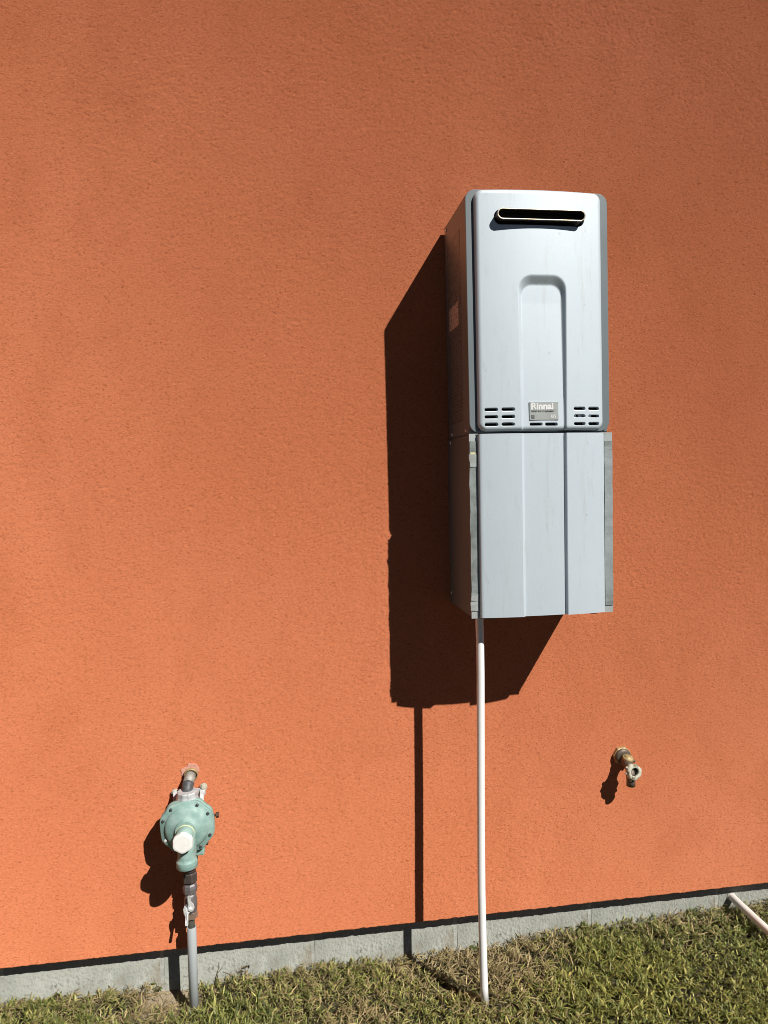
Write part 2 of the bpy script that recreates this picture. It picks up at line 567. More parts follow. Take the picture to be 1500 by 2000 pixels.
FS = 0.003
gx = graded(-0.92, 1.60, -5.0, 7.0, FS, 1.18)
gzv = graded(ZS, 2.80, ZS, 4.2, FS, 1.18)
nx, nz = len(gx), len(gzv)
patch = gfield(nz, nx, 34, 52, RNG)
patch = np.clip(0.85 + 0.30 * patch, 0.45, 1.5)
h = 0.00030 * gfield(nz, nx, 0.45, 0.7, RNG) * patch
h += 0.00005 * gfield(nz, nx, 0.8, 1.2, RNG) * patch
pit = gfield(nz, nx, 0.5, 1.5, RNG)
h -= 0.0016 * np.clip(pit - 1.9, 0, 1.0) * patch
grain = gfield(nz, nx, 0.5, 0.6, RNG)
h += 0.0011 * np.clip(grain - 2.2, 0, 0.9)
h += 0.0006 * gfield(nz, nx, 60, 90, RNG)
XX, ZZ = np.meshgrid(gx, gzv)
YY = -h
ZZ = ZZ.copy()
edge = gfield(2, nx, 0.01, 1.5, RNG)[0] * 0.0005 + gfield(2, nx, 0.01, 30, RNG)[0] * 0.0003
ZZ[0] += edge
ZZ[1] += edge * 0.6
co = np.stack([XX, YY, ZZ], -1).reshape(-1, 3)
idx = np.arange(nx * nz).reshape(nz, nx)
quads = np.stack([idx[:-1, :-1], idx[:-1, 1:], idx[1:, 1:], idx[1:, :-1]], -1).reshape(-1, 4)
# returns: underside, top and ends go back into the house
bot = co[idx[0]].copy(); bot[:, 1] = 0.30; bot[:, 2] = ZS
top = co[idx[-1]].copy(); top[:, 1] = 0.30
nb = len(co)
co = np.concatenate([co, bot, top])
bi = nb + np.arange(nx)
ti = nb + nx + np.arange(nx)
q2 = np.stack([bi[:-1], bi[1:], idx[0, 1:], idx[0, :-1]], -1)
q3 = np.stack([idx[-1, :-1], idx[-1, 1:], ti[1:], ti[:-1]], -1)
q4 = np.stack([bi[1:], bi[:-1], ti[:-1], ti[1:]], -1)
allq = np.concatenate([quads, q2, q3, q4]).astype(np.int32)
me = bpy.data.meshes.new('stucco_wall')
me.vertices.add(len(co))
me.vertices.foreach_set('co', co.astype(np.float32).ravel())
me.loops.add(allq.size)
me.loops.foreach_set('vertex_index', allq.ravel())
me.polygons.add(len(allq))
me.polygons.foreach_set('loop_start', np.arange(0, allq.size, 4, dtype=np.int32))
sm = np.zeros(len(allq), dtype=bool); sm[:len(quads)] = True
me.polygons.foreach_set('use_smooth', sm)
me.update(calc_edges=True)
me.materials.append(M['stucco'])
wall = bpy.data.objects.new('stucco_wall', me)
COL.objects.link(wall)
wall.parent = house

g = G()
g.box(-5, 7, -0.28, -OV - 0.0008, -0.12, ZS - 0.0015)
foundation = mesh_obj('foundation', g, M['mortar'], house)
rb = random.Random(3)
block_meshes = []
for k in range(4):
    bm = bmesh.new()
    bmesh.ops.create_cube(bm, size=1.0)
    bmesh.ops.subdivide_edges(bm, edges=list(bm.edges), cuts=3, use_grid_fill=True)
    for v in bm.verts:
        v.co = Vector((v.co.x * 0.3895, v.co.y * 0.03, v.co.z * 0.190))
        v.co += Vector((rb.uniform(-1, 1) * 0.0012, rb.uniform(-1, 1) * 0.0006, rb.uniform(-1, 1) * 0.001))
    me = bpy.data.meshes.new('concrete_block')
    bm.to_mesh(me)
    bm.free()
    me.materials.append(M['block'])
    block_meshes.append(me)
for i in range(-6, 9):
    xj = 0.4340 + 0.4010 * i
    o = bpy.data.objects.new('concrete_block', block_meshes[i % 4])
    COL.objects.link(o)
    o.parent = foundation
    o.location = (xj + 0.2005, OV + 0.015 + rb.uniform(-0.0006, 0.0006), ZS - 0.0025 - 0.096)

# ------------------------------------------------------------------ water heater
HB = (0.60, -0.0, 1.72)
heater = thing('water_heater', HB, 'silver outdoor tankless water heater with a slim exhaust slot, upper box on the orange wall', 'water heater')
heater.rotation_euler = (0, -0.0052, 0)      # hung very slightly out of true
XC, YP, BOW = 0.5980, 0.2400, 0.0105
HWX, ZB, ZT, RC = 0.1555, 1.4455, 2.0060, 0.020

def bowf(x):
    return BOW * (1 - ((x - XC) / HWX) ** 2)

def sd_arch(x, z, hw, zt, rc):
    """signed distance (negative inside) to a round-shouldered strip open at the bottom"""
    dx, dz = abs(x - 0.6005) - (hw - rc), z - (zt - rc)
    return math.hypot(max(dx, 0), max(dz, 0)) + min(max(dx, dz), 0) - rc

def recess(x, z):
    k = min(max((z - 1.445) / 0.30, 0), 1)
    hw = 0.0553 + 0.0027 * k
    d0 = -sd_arch(x, z, hw, 1.8075, 0.032)
    if d0 <= 0:
        return 0.0
    d1 = max(sd_arch(x, z, hw - 0.0042 - 0.0040 * k, 1.7885, 0.027), 0)
    t = d0 / (d0 + d1)
    t = 0.88 * t + 0.12 * t * t * (3 - 2 * t)
    return (0.0062 + 0.0050 * k) * t

def edge_samples(n_in, lo, hi, fin=(0, 0.0002, 0.0008, 0.0018, 0.0033, 0.0055, 0.008, 0.0105)):
    a = [lo + q for q in fin]
    b = [hi - q for q in fin][::-1]
    mid = list(np.linspace(a[-1], b[0], n_in + 2)[1:-1])
    return a + mid + b

g = G()
us = edge_samples(176, -HWX, HWX)
zs = edge_samples(250, ZB, ZT)
verts = []
for z in zs:
    dzc = min(z - ZB, ZT - z)
    hw = HWX - (RC - math.sqrt(max(RC * RC - (RC - dzc) ** 2, 0))) if dzc < RC else HWX
    for uu in us:
        x = XC + uu / HWX * hw
        dx = hw - abs(x - XC)
        d = min(dx, dzc)
        if dzc < RC and abs(x - XC) > HWX - RC:
            d = RC - math.hypot(abs(x - XC) - (HWX - RC), RC - dzc)
            d = max(d, 0)
        re = 0.0095
        rd = re - math.sqrt(max(re * re - (re - d) ** 2, 0)) if d < re else 0.0
        Y = YP + bowf(x) - rd - recess(x, z)
        verts.append(P(x, Y, z))
nu, nv = len(us), len(zs)
fcs = []
for j in range(nv - 1):
    for i in range(nu - 1):
        fcs.append((j * nu + i, j * nu + i + 1, (j + 1) * nu + i + 1, (j + 1) * nu + i))
g.add(verts, fcs, True)
loop = [i for i in range(nu)] + [j * nu + nu - 1 for j in range(1, nv)] + [(nv - 1) * nu + i for i in range(nu - 2, -1, -1)] + [j * nu for j in range(nv - 2, 0, -1)]
YBK = 0.2278
nl = len(loop)
o0 = len(g.v)
g.v += [(verts[i][0], -YBK, verts[i][2]) for i in loop]
for k in range(nl):
    k2 = (k + 1) % nl
    g.f.append((loop[k2], loop[k], o0 + k, o0 + k2)); g.s.append(True)
g.f.append(tuple(o0 + k for k in range(nl))); g.s.append(False)
panel = mesh_obj('front_panel', g, M['silver'], heater, HB)
# air slots really cut through the panel
slots = []
for (x0, x1) in ((0.4575, 0.4898), (0.4975, 0.5298)):
    for z in (1.4955, 1.4783, 1.4605):
        slots.append((x0, x1, z))
for (x0, x1) in ((0.6755, 0.7058), (0.7132, 0.7420)):
    for z in (1.4965, 1.4787, 1.4605):
        slots.append((x0, x1, z))
slots += [(0.5670, 0.5988, 1.4603), (0.6051, 0.6370, 1.4600)]
gc = G()
for (x0, x1, z) in slots:
    poly = [P(a, 0.20, b) for a, b in rrect(x0, x1, z - 0.0037, z + 0.0037, 0.00365, 4)]
    gc.prism(poly, (0, -0.10, 0))
gc.prism([P(a, 0.205, b) for a, b in rrect(0.4900 - 0.0045, 0.7030 + 0.003, 1.9235 - 0.0005, 1.9555 + 0.002, 0.0168, 10)], (0, -0.10, 0))
cut = mesh_obj('slot_cutter', gc, M['dark'])
cut.location = (0, 0, 0)
md = panel.modifiers.new('slots', 'BOOLEAN')
md.operation = 'DIFFERENCE'
md.solver = 'EXACT'
md.object = cut
bpy.context.view_layer.update()
dg = bpy.context.evaluated_depsgraph_get()
nm = bpy.data.meshes.new_from_object(panel.evaluated_get(dg))
panel.modifiers.clear()
old = panel.data
panel.data = nm
nm.name = 'front_panel'
bpy.data.meshes.remove(old)
bpy.data.objects.remove(cut)
while len(nm.materials) > 1:
    nm.materials.pop()

# grey frame behind the panel and the cabinet
g = G()
poly = [P(a, 0.2185, b) for a, b in rrect(0.4238, 0.7745, 1.4432, 2.0100, 0.024, 8)]
g.prism(poly, (0, -0.0085, 0))
mesh_obj('front_frame', g, M['grey'], heater, HB, bevel=0.0012)
g = G()
g.box(0.4252, 0.7733, 0.0100, 0.2185, 1.4412, 1.9985, 0.002)
cab = mesh_obj('cabinet', g, M['grey'], heater, HB)
g = G()
g.box(0.446, 0.748, 0.2268, 0.2274, 1.450, 1.510)
mesh_obj('slot_backing', g, M['dark'], heater, HB)
g = G()
for (x, z) in ((0.683, 1.4785), (0.697, 1.4795), (0.721, 1.4800)):
    g.lathe(P(x, 0.2274, z), (0, -1, 0), [(0.0045, 0), (0.0045, 0.004)], 10)
mesh_obj('inner_screw', g, M['zinc'], heater, HB)
g = G()
g.box(0.4248, 0.4252, 0.030, 0.165, 1.476, 1.940)
mesh_obj('warning_print', g, M['print'], heater, HB)
g = G()
g.box(0.4244, 0.42475, 0.046, 0.142, 1.716, 1.774)
mesh_obj('rating_sticker', g, M['sticker'], heater, HB)
for (Y, z) in ((0.05, 1.452), (0.03, 1.985), (0.19, 1.452)):
    g = G()
    g.lathe(P(0.4252, Y, z), (-1, 0, 0), [(0.0042, 0), (0.0042, 0.0015), (0.003, 0.0028)], 10)
    mesh_obj('screw', g, M['zinc'], heater, HB)
# cabinet feet that hold it off the wall
for z in (1.47, 1.96):
    g = G()
    g.box(0.47, 0.73, -0.004, 0.0100, z - 0.012, z + 0.012)
    mesh_obj('wall_bracket', g, M['flange'], heater, HB)

# exhaust terminal
VX0, VX1, VZ0, VZ1 = 0.4900, 0.7030, 1.9300, 1.9555
def stad(x0, x1, z0, z1, n=10):
    r = (z1 - z0) / 2 - 1e-5
    return rrect(x0, x1, z0, z1, r, n)
vent = G()
outer = stad(VX0, VX1, VZ0, VZ1)
inner = stad(VX0 + 0.0024, VX1 - 0.0024, VZ0 + 0.0024, VZ1 - 0.0024)
n = len(outer)
YV0, YV1 = 0.2290, 0.2622
vs = [P(a, YV0, b) for a, b in outer] + [P(a, YV1, b) for a, b in outer] + [P(a, YV1, b) for a, b in inner] + [P(a, YV0 + 0.0005, b) for a, b in inner]
fs = []
for k in range(n):
    k2 = (k + 1) % n
    fs.append((k, k2, n + k2, n + k))
    fs.append((2 * n + k, 2 * n + k2, 3 * n + k2, 3 * n + k))
fs.append(tuple(3 * n + k for k in range(n)))
vent.add(vs, fs, False)
vent_o = mesh_obj('exhaust_terminal', vent, M['ductshade'], heater, HB, recalc=False)
g = G()
g.prism([P(a, 0.2272, b) for a, b in rrect(0.478, 0.715, 1.908, 1.966, 0.02, 8)], (0, -0.0012, 0))
mesh_obj('vent_cavity', g, M['dark'], heater, HB)
rim = G()
ro = stad(VX0 - 0.0001, VX1 + 0.0001, VZ0 - 0.0001, VZ1 + 0.0001)
ri = stad(VX0 + 0.0026, VX1 - 0.0026, VZ0 + 0.0026, VZ1 - 0.0026)
vs = [P(a, YV1 - 0.0012, b) for a, b in ro] + [P(a, YV1 + 0.0012, b) for a, b in ro] + [P(a, YV1 + 0.0012, b) for a, b in ri] + [P(a, YV1 - 0.0012, b) for a, b in ri]
fs = []
for k in range(n):
    k2 = (k + 1) % n
    for q in range(4):
        q2 = (q + 1) % 4
        fs.append((q * n + k, q * n + k2, q2 * n + k2, q2 * n + k))
rim.add(vs, fs, True)
o = mesh_obj('rim', rim, M['rim'], heater, HB)
o.parent = vent_o

# brand plate on the recessed strip
YPL = YP + bowf(0.60) - 0.0063
g = G()
g.box(0.5652, 0.6371, YPL - 0.002, YPL + 0.0012, 1.4700, 1.5130, 0.0005)
plate = mesh_obj('brand_plate', g, M['plate'], heater, HB)
def on_plate(o):
    o.parent = plate
on_plate(text_part('brand_lettering', 'Rinnai', 0.0215, 0.5684, YPL + 0.0013, 1.4955, M['white_ink'], heater, HB, offset=0.0009, sx=1.06))
on_plate(text_part('tagline_lettering', 'THE HOT WAY TO SAVE ENERGY', 0.0047, 0.5692, YPL + 0.0013, 1.4887, M['black_ink'], heater, HB, offset=0.0001, sx=0.80))
on_plate(text_part('model_lettering', 'R75', 0.0095, 0.6175, YPL + 0.0013, 1.4752, M['white_ink'], heater, HB, offset=0.0003, sx=0.85))
g = G()
g.box(0.5692, 0.6318, YPL + 0.0011, YPL + 0.0015, 1.4932, 1.4937)
on_plate(mesh_obj('underline', g, M['black_ink'], heater, HB))
g = G()
g.box(0.5696, 0.5772, YPL + 0.0011, YPL + 0.0015, 1.4737, 1.4823)
on_plate(mesh_obj('emblem', g, M['black_ink'], heater, HB))
g = G()
for z in (1.4752, 1.4776, 1.4800):
    g.box(0.5706, 0.5762, YPL + 0.0014, YPL + 0.0018, z, z + 0.0007)
on_plate(mesh_obj('emblem_lines', g, M['plate'], heater, HB))

# ------------------------------------------------------------------ pipe cover below it
CB = (0.60, 0.0, 1.22)
cover = thing('pipe_cover', CB, 'plain silver pipe cover box with taped edge flanges, hung below the slotted box', 'pipe cover')
def cover_profile(inset=0.0):
    """front sheet seen from above: list of (x, Y)"""
    xl, xr = 0.4428 + inset, 0.7565 - inset
    pts = []
    bow = lambda x: 0.0125 * (1 - ((x - 0.5997) / 0.1575) ** 2)
    y0 = 0.2395 - inset
    keys = [(xl, 0.2287), (xl, y0 - 0.0045), (xl + 0.0008, y0 - 0.0022), (xl + 0.0024, y0 - 0.0004), (xl + 0.0046, y0 + bow(xl + 0.0046))]
    for x in np.linspace(0.452, 0.540, 10):
        keys.append((x, y0 + bow(x)))
    dep = 0.0078
    keys += [(0.5445, y0 + bow(0.5445)), (0.5462, y0 + bow(0.546) - 0.001), (0.5512, y0 + bow(0.551) - dep + 0.001), (0.5530, y0 + bow(0.553) - dep)]
    for x in np.linspace(0.56, 0.645, 10):
        keys.append((x, y0 + bow(x) - dep))
    keys += [(0.6508, y0 + bow(0.651) - dep), (0.6524, y0 + bow(0.6525) - dep + 0.001), (0.6556, y0 + bow(0.656) - 0.001), (0.6572, y0 + bow(0.657))]
    for x in np.linspace(0.665, 0.742, 9):
        keys.append((x, y0 + bow(x)))
    keys += [(xr - 0.0045, y0 + bow(xr - 0.0045)), (xr - 0.0012, y0 - 0.0018), (xr, y0 - 0.005), (xr, 0.2287)]
    return keys
g = G()
po, pi_ = cover_profile(), cover_profile(0.0012)
loopxy = po + pi_[::-1]
zl = [1.0025, 1.0033, 1.10, 1.25, 1.40, 1.4382, 1.4390]
n = len(loopxy)
vs = [P(a, b, z) for z in zl for a, b in loopxy]
fs = []
for j in range(len(zl) - 1):
    for k in range(n):
        k2 = (k + 1) % n
        fs.append((j * n + k, j * n + k2, (j + 1) * n + k2, (j + 1) * n + k))
m_ = len(po)
for j in (0, len(zl) - 1):
    for k in range(m_ - 1):
        fs.append((j * n + k, j * n + k + 1, j * n + n - 2 - k, j * n + n - 1 - k))
g.add(vs, fs, False)
g.s = [True if i < (len(zl) - 1) * n else False for i in range(len(fs))]
cp = mesh_obj('front_panel', g, M['silver'], cover, CB)
bm = bmesh.new(); bm.from_mesh(cp.data)
for e in bm.edges:
    e.smooth = not (len(e.link_faces) == 2 and e.calc_face_angle(0) > 0.5)
bm.to_mesh(cp.data); bm.free()
for (x0, x1) in ((0.4248, 0.4260), (0.7785, 0.7797)):
    g = G()
    g.box(x0, x1, 0.004, 0.2268, 1.0030, 1.4388)
    mesh_obj('side_panel', g, M['grey'], cover, CB)
for (x0, x1) in ((0.4228, 0.4460), (0.7480, 0.7812)):
    g = G()
    g.box(x0, x1, 0.2270, 0.2285, 1.0000 if x0 < 0.5 else 0.9998, 1.4402)
    mesh_obj('edge_flange', g, M['flange'], cover, CB)
g = G()  # unseen plate added to stop sun leaking through the seam above
light_stop = [P(a, b, 1.4368) for a, b in cover_profile(0.0015)[1:-1]] + [P(0.7775, 0.2200, 1.4368), P(0.7775, 0.0080, 1.4368), P(0.4270, 0.0080, 1.4368), P(0.4270, 0.2200, 1.4368)]
g.prism(light_stop, (0, 0, 0.0016))
mesh_obj('seam_light_stop', g, M['grey'], cover, CB)
for z in (1.02, 1.39):
    g = G()
    g.box(0.43, 0.775, -0.004, 0.006, z, z + 0.03)
    mesh_obj('wall_bracket', g, M['flange'], cover, CB)

def tape(x0, x1, z0, z1, Y, mat, seed, rag=0.0012, rot=0.0, name='foil_tape'):
    """a thin strip with a slightly wavy outline, lying on the flange"""
    rr = random.Random(seed)
    nn = max(3, int((z1 - z0) / 0.02))
    L = [(x0 + rr.uniform(-rag, rag), z0 + (z1 - z0) * k / nn) for k in range(nn + 1)]
    R = [(x1 + rr.uniform(-rag, rag), z0 + (z1 - z0) * k / nn + rr.uniform(-0.001, 0.001)) for k in range(nn + 1)]
    cx, cz = (x0 + x1) / 2, (z0 + z1) / 2
    c, s = math.cos(rot), math.sin(rot)
    rotp = lambda p: (cx + (p[0] - cx) * c - (p[1] - cz) * s, cz + (p[0] - cx) * s + (p[1] - cz) * c)
    g = G()
    ya = [Y + rr.uniform(0.0000, 0.0010) for k in range(nn + 1)]
    vs = []
    for k in range(nn + 1):
        for dy in (0.0, 0.0006):
            for q in (rotp(L[k]), rotp(R[k])):
                vs.append(P(q[0], ya[k] + dy, q[1]))
    fs = []
    for k in range(nn):
        a, b = 4 * k, 4 * k + 4
        fs += [(a + 2, a + 3, b + 3, b + 2), (a, b, b + 1, a + 1), (a, a + 2, b + 2, b), (a + 1, b + 1, b + 3, a + 3)]
    fs += [(0, 1, 3, 2), (4 * nn, 4 * nn + 2, 4 * nn + 3, 4 * nn + 1)]
    g.add(vs, fs, False)
    return mesh_obj(name, g, mat, cover, CB)

t1 = tape(0.4228, 0.4412, 1.048, 1.423, 0.2287, M['tape'], 1)
t1['label'] = 'long dirty strip of foil tape down the left flange'
t2 = tape(0.4226, 0.4402, 1.362, 1.392, 0.2299, M['tapelight'], 2, 0.0012, 0.03)
t3 = tape(0.4208, 0.4396, 1.019, 1.041, 0.2290, M['tapelight'], 3, 0.001, 0.05)
t3['label'] = 'loose crooked bit of tape near the bottom of the left flange'
t4 = tape(0.4228, 0.4402, 1.043, 1.060, 0.2297, M['tapelight'], 4, 0.001, -0.04)
t5 = tape(0.7605, 0.7810, 1.398, 1.420, 0.2287, M['tape'], 5, 0.0006)
t6 = tape(0.7605, 0.7810, 1.045, 1.398, 0.2293, M['tapemid'], 6, 0.0006)
t7 = tape(0.7605, 0.7810, 1.018, 1.046, 0.2299, M['tape'], 7, 0.0006)
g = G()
g.box(0.7567, 0.7600, 0.2285, 0.2291, 1.002, 1.438)  # dark strip painted in for the shade of the open gap beside the panel
mesh_obj('gap_shade_strip', g, M['dark'], cover, CB)
g = G()
g.prism([P(a, 0.2306, b) for a, b in rrect(0.4245, 0.4375, 1.3905, 1.3965, 0.0025, 4)], (0, -0.0008, 0))
mesh_obj('glue_smear', g, M['glue'], cover, CB)
for (Y, z) in ((0.035, 1.43), (0.02, 1.03)):
    g = G()
    g.lathe(P(0.4262, Y, z), (-1, 0, 0), [(0.0045, 0), (0.0045, 0.0015), (0.003, 0.003)], 10)
    mesh_obj('screw', g, M['zinc'], cover, CB)
# fittings whose ends hang just below the cover
g = G()
g.lathe(P(0.478, 0.185, 1.10), (0, 0, -1), [(0.020, 0), (0.020, 0.085), (0.024, 0.087), (0.024, 0.108)], 18)
mesh_obj('pipe_fitting', g, M['castiron'], cover, CB)
g = G()
g.lathe(P(0.520, 0.195, 1.10), (0, 0, -1), [(0.012, 0), (0.012, 0.085), (0.018, 0.087), (0.018, 0.104)], 6)
mesh_obj('pipe_fitting', g, M['castiron'], cover, CB)
g = G()
g.lathe(P(0.745, 0.190, 1.10), (0, 0, -1), [(0.010, 0), (0.010, 0.09), (0.013, 0.092), (0.013, 0.108)], 14)
mesh_obj('pipe_fitting', g, M['castiron'], cover, CB)

# ------------------------------------------------------------------ white drain pipe
PB = (0.4553, -0.1748, 0.0)
drain = thing('drain_pipe', PB, 'long white plastic drain pipe hanging from the silver box down to the grass', 'pipe')
path = []
for z, dx, dY in ((1.09, 0.003, 0.0), (0.98, 0.0015, 0.0), (0.93, 0.0025, 0.0), (0.85, 0.0022, 0.001), (0.7, 0.0005, 0.001), (0.55, -0.0015, 0.001), (0.42, -0.003, 0.0015),
                  (0.3, -0.0038, 0.002), (0.2, -0.0030, 0.002), (0.1, -0.0012, 0.001), (0.05, 0.0, 0.0), (0.001, 0.0018, -0.001)):
    path.append(P(0.4553 + dx, 0.1748 + dY, z))
g = G()
g.tube(path, 0.0098, 28, cap=False)
inner = [Vector(q) for q in path]
nn0 = len(g.v)
g.tube(path[-3:], 0.0076, 28, cap=False)
a0 = nn0 - 28
b0 = len(g.v) - 28
for k in range(28):
    k2 = (k + 1) % 28
    g.f.append((a0 + k, a0 + k2, b0 + k2, b0 + k)); g.s.append(False)
c0 = nn0
g.f.append(tuple(c0 + k for k in range(28))); g.s.append(False)
mesh_obj('pipe', g, M['pvc'], drain, PB)

# ------------------------------------------------------------------ white pipe lying out from the foundation, far right
RB = (1.283, 0.05, 0.066)
rp = thing('condensate_pipe', RB, 'short white plastic pipe poking out of the block strip into the grass, far right', 'pipe')
path = [P(1.2835, -0.06, 0.0675), P(1.2835, 0.0, 0.066), P(1.2845, 0.1, 0.0645), P(1.286, 0.2, 0.0625), P(1.288, 0.35, 0.058), P(1.291, 0.55, 0.050), P(1.294, 0.72, 0.042)]
g = G()
g.tube(path, 0.0112, 24, cap=False)
n0 = len(g.v)
g.tube(path[-2:], 0.0088, 24, cap=False)
for k in range(24):
    k2 = (k + 1) % 24
    g.f.append((n0 - 24 + k, n0 - 24 + k2, n0 + 24 + k2, n0 + 24 + k)); g.s.append(False)
g.f.append(tuple(n0 + k for k in range(24))); g.s.append(False)
mesh_obj('pipe', g, M['soilpvc'], rp, RB)
g = G()
g.lathe(P(1.2835, -OV - 0.001, 0.0672), (0, -1, 0), [(0.0155, 0), (0.0140, 0.003), (0.0114, 0.004)], 20)
mesh_obj('sealant_ring', g, M['mortar'], rp, RB)

# ------------------------------------------------------------------ gas regulator
GX, GZ = -0.2745, 0.4815
GB = (GX, -0.06, GZ)
reg = thing('gas_regulator', GB, 'round green gas regulator with a white cap, bolted to the wall on the left', 'gas regulator')
BA = [31, 64, 128, 160, 209, 241, 302, 337]
def lobes(th, r):
    # angle measured so that 0 is right, 90 is up in the front view
    if r < 0.056:
        return 1.0
    e = 0.0
    for a in BA:
        d = (math.degrees(th) - a + 180) % 360 - 180
        e += math.exp(-(d / 11.0) ** 2)
    return 0.958 + 0.052 * min(e, 1.0)
# lathe() about -y: e1 = z cross a ; for a = (0,-1,0): e1 = (1,0,0), e2 = a x e1 = (0,0,1)
OUT = (0, -1, 0)
g = G()
g.lathe(P(GX, 0.0, GZ), OUT, [(0.030, 0.030), (0.046, 0.034), (0.0535, 0.052), (0.0665, 0.056), (0.0685, 0.058), (0.0685, 0.0685), (0.0672, 0.0700)], 96, rfun=lobes)
mesh_obj('rear_casing', g, M['greenlight'], reg, GB)
g = G()
g.lathe(P(GX, 0.0, GZ), OUT, [(0.0665, 0.0706), (0.0678, 0.0716), (0.0678, 0.0785), (0.0662, 0.0800), (0.0555, 0.0806), (0.0535, 0.0830), (0.0520, 0.0868),
                              (0.0490, 0.0890), (0.0440, 0.0915), (0.036, 0.0945), (0.0285, 0.0970), (0.0262, 0.1000), (0.0252, 0.104)], 96, rfun=lobes)
mesh_obj('diaphragm_casing', g, M['green'], reg, GB)
for a in BA:
    bx, bz = GX + 0.0605 * math.cos(math.radians(a)), GZ + 0.0605 * math.sin(math.radians(a))
    g = G()
    g.lathe(P(bx, 0.0798, bz), OUT, [(0.0040, 0), (0.0040, 0.0022), (0.0030, 0.0034)], 12)
    mesh_obj('bolt', g, M['bolt'] if a not in (209, 241) else M['zinc'], reg, GB)
TX, TZ = -0.2755, 0.4770
g = G()
g.lathe(P(TX, 0, TZ), OUT, [(0.0232, 0.094), (0.0222, 0.101), (0.0212, 0.110), (0.0208, 0.142)], 40)
tower = mesh_obj('spring_tower', g, M['green'], reg, GB)
g = G()
g.lathe(P(TX, 0, TZ), OUT, [(0.0234, 0.1015), (0.0226, 0.1020), (0.0222, 0.1062), (0.0216, 0.1068)], 40)
o = mesh_obj('yellow_ring', g, M['yellow'], reg, GB)
o.parent = tower
g = G()
hexf = lambda th, r: 1.0 / max(math.cos(((th - 0.5) % (math.pi / 3)) - math.pi / 6), 0.94) * 0.972 if r > 0.02 else 1.0
g.lathe(P(TX, 0, TZ), OUT, [(0.0232, 0.1420), (0.0238, 0.1430), (0.0238, 0.1505), (0.0225, 0.1530), (0.019, 0.1538)], 48, rfun=hexf, smooth=False)
cap = mesh_obj('cap', g, M['whitecap'], reg, GB)
# vent: a stub turned down from the tower
g = G()
g.lathe(P(-0.2722, 0.1165, 0.472), (0, 0, -1), [(0.0195, 0.0), (0.0205, 0.03), (0.0212, 0.045), (0.0218, 0.0515), (0.0245, 0.0530), (0.0250, 0.0545), (0.0250, 0.0690), (0.0238, 0.0708),
                                                (0.0200, 0.0708), (0.0195, 0.055)], 36)
mesh_obj('vent_stub', g, M['green'], reg, GB)
g = G()
g.box(-0.2925, -0.2510, 0.084, 0.117, 0.4190, 0.480, 0.006, 2)
mesh_obj('vent_web', g, M['green'], reg, GB)
# inlet boss behind, and its plugs
g = G()
g.lathe(P(-0.2770, 0.046, 0.432), (0, 0, -1), [(0.024, 0), (0.023, 0.04), (0.0215, 0.056), (0.0215, 0.068), (0.020, 0.070)], 28)
mesh_obj('inlet_boss', g, M['greenlight'], reg, GB)
g = G()
g.box(-0.262, -0.2365, 0.036, 0.066, 0.398, 0.440, 0.004, 2)
mesh_obj('side_boss', g, M['greenlight'], reg, GB)
for (x, Y, z) in ((-0.2075, 0.055, 0.4945), (-0.2360, 0.054, 0.4260)):
    g = G()
    g.lathe(P(x, Y, z), (1, 0, 0), [(0.0035, -0.012), (0.0035, 0.002), (0.0070, 0.002), (0.0072, 0.0075), (0.006, 0.009)], 6, smooth=False)
    mesh_obj('plug', g, M['rust'], reg, GB)
# outlet casting on top
g = G()
g.lathe(P(-0.2755, 0.050, 0.520), (0, 0, 1), [(0.0285, 0), (0.0280, 0.022), (0.0262, 0.030), (0.0258, 0.0395), (0.0242, 0.0412), (0.0150, 0.0415)], 10, smooth=False, phase=0.3)
mesh_obj('outlet_casting', g, M['cast'], reg, GB, bevel=0.0012)
# elbow to the wall
pts, rad = [], []
for k in range(9):
    a = math.radians(62 * k / 8)
    pts.append(P(-0.2768 + 0.0022 * k / 8, 0.047 - 0.024 * (1 - math.cos(a)), 0.551 + 0.024 * math.sin(a)))
    rad.append(0.0138 if k < 7 else 0.0146)
pts = [P(-0.2768, 0.047, 0.541), P(-0.2768, 0.047, 0.548)] + pts
rad = [0.0146, 0.0146] + rad
g = G()
g.tube(pts, rad, 20)
mesh_obj('elbow', g, M['elbow'], reg, GB)
g = G()
g.tube([P(-0.2748, 0.0350, 0.5710), P(-0.2720, -0.004, 0.5860)], 0.0140, 20)
mesh_obj('nipple', g, M['galvpipe'], reg, GB)
g = G()
g.lathe(P(-0.2708, 0.0045, 0.5850), (0.02, -1.0, -0.25), [(0.0176, 0), (0.0176, 0.0060), (0.0162, 0.0070), (0.0148, 0.0060), (0.0144, 0.0)], 28, cap0=False, cap1=False)
mesh_obj('collar', g, M['oldbrass'], reg, GB)
g = G()
rr = random.Random(5)
patch_poly = []
for k in range(18):
    a = 2 * math.pi * k / 18
    r_ = 0.021 * (1 + rr.uniform(-0.25, 0.25))
    patch_poly.append(P(-0.2725 + r_ * math.cos(a), -0.001, 0.5895 + 0.9 * r_ * math.sin(a)))
g.prism(patch_poly, (0, -0.0028, 0))
mesh_obj('caulking', g, M['pinkpatch'], reg, GB)
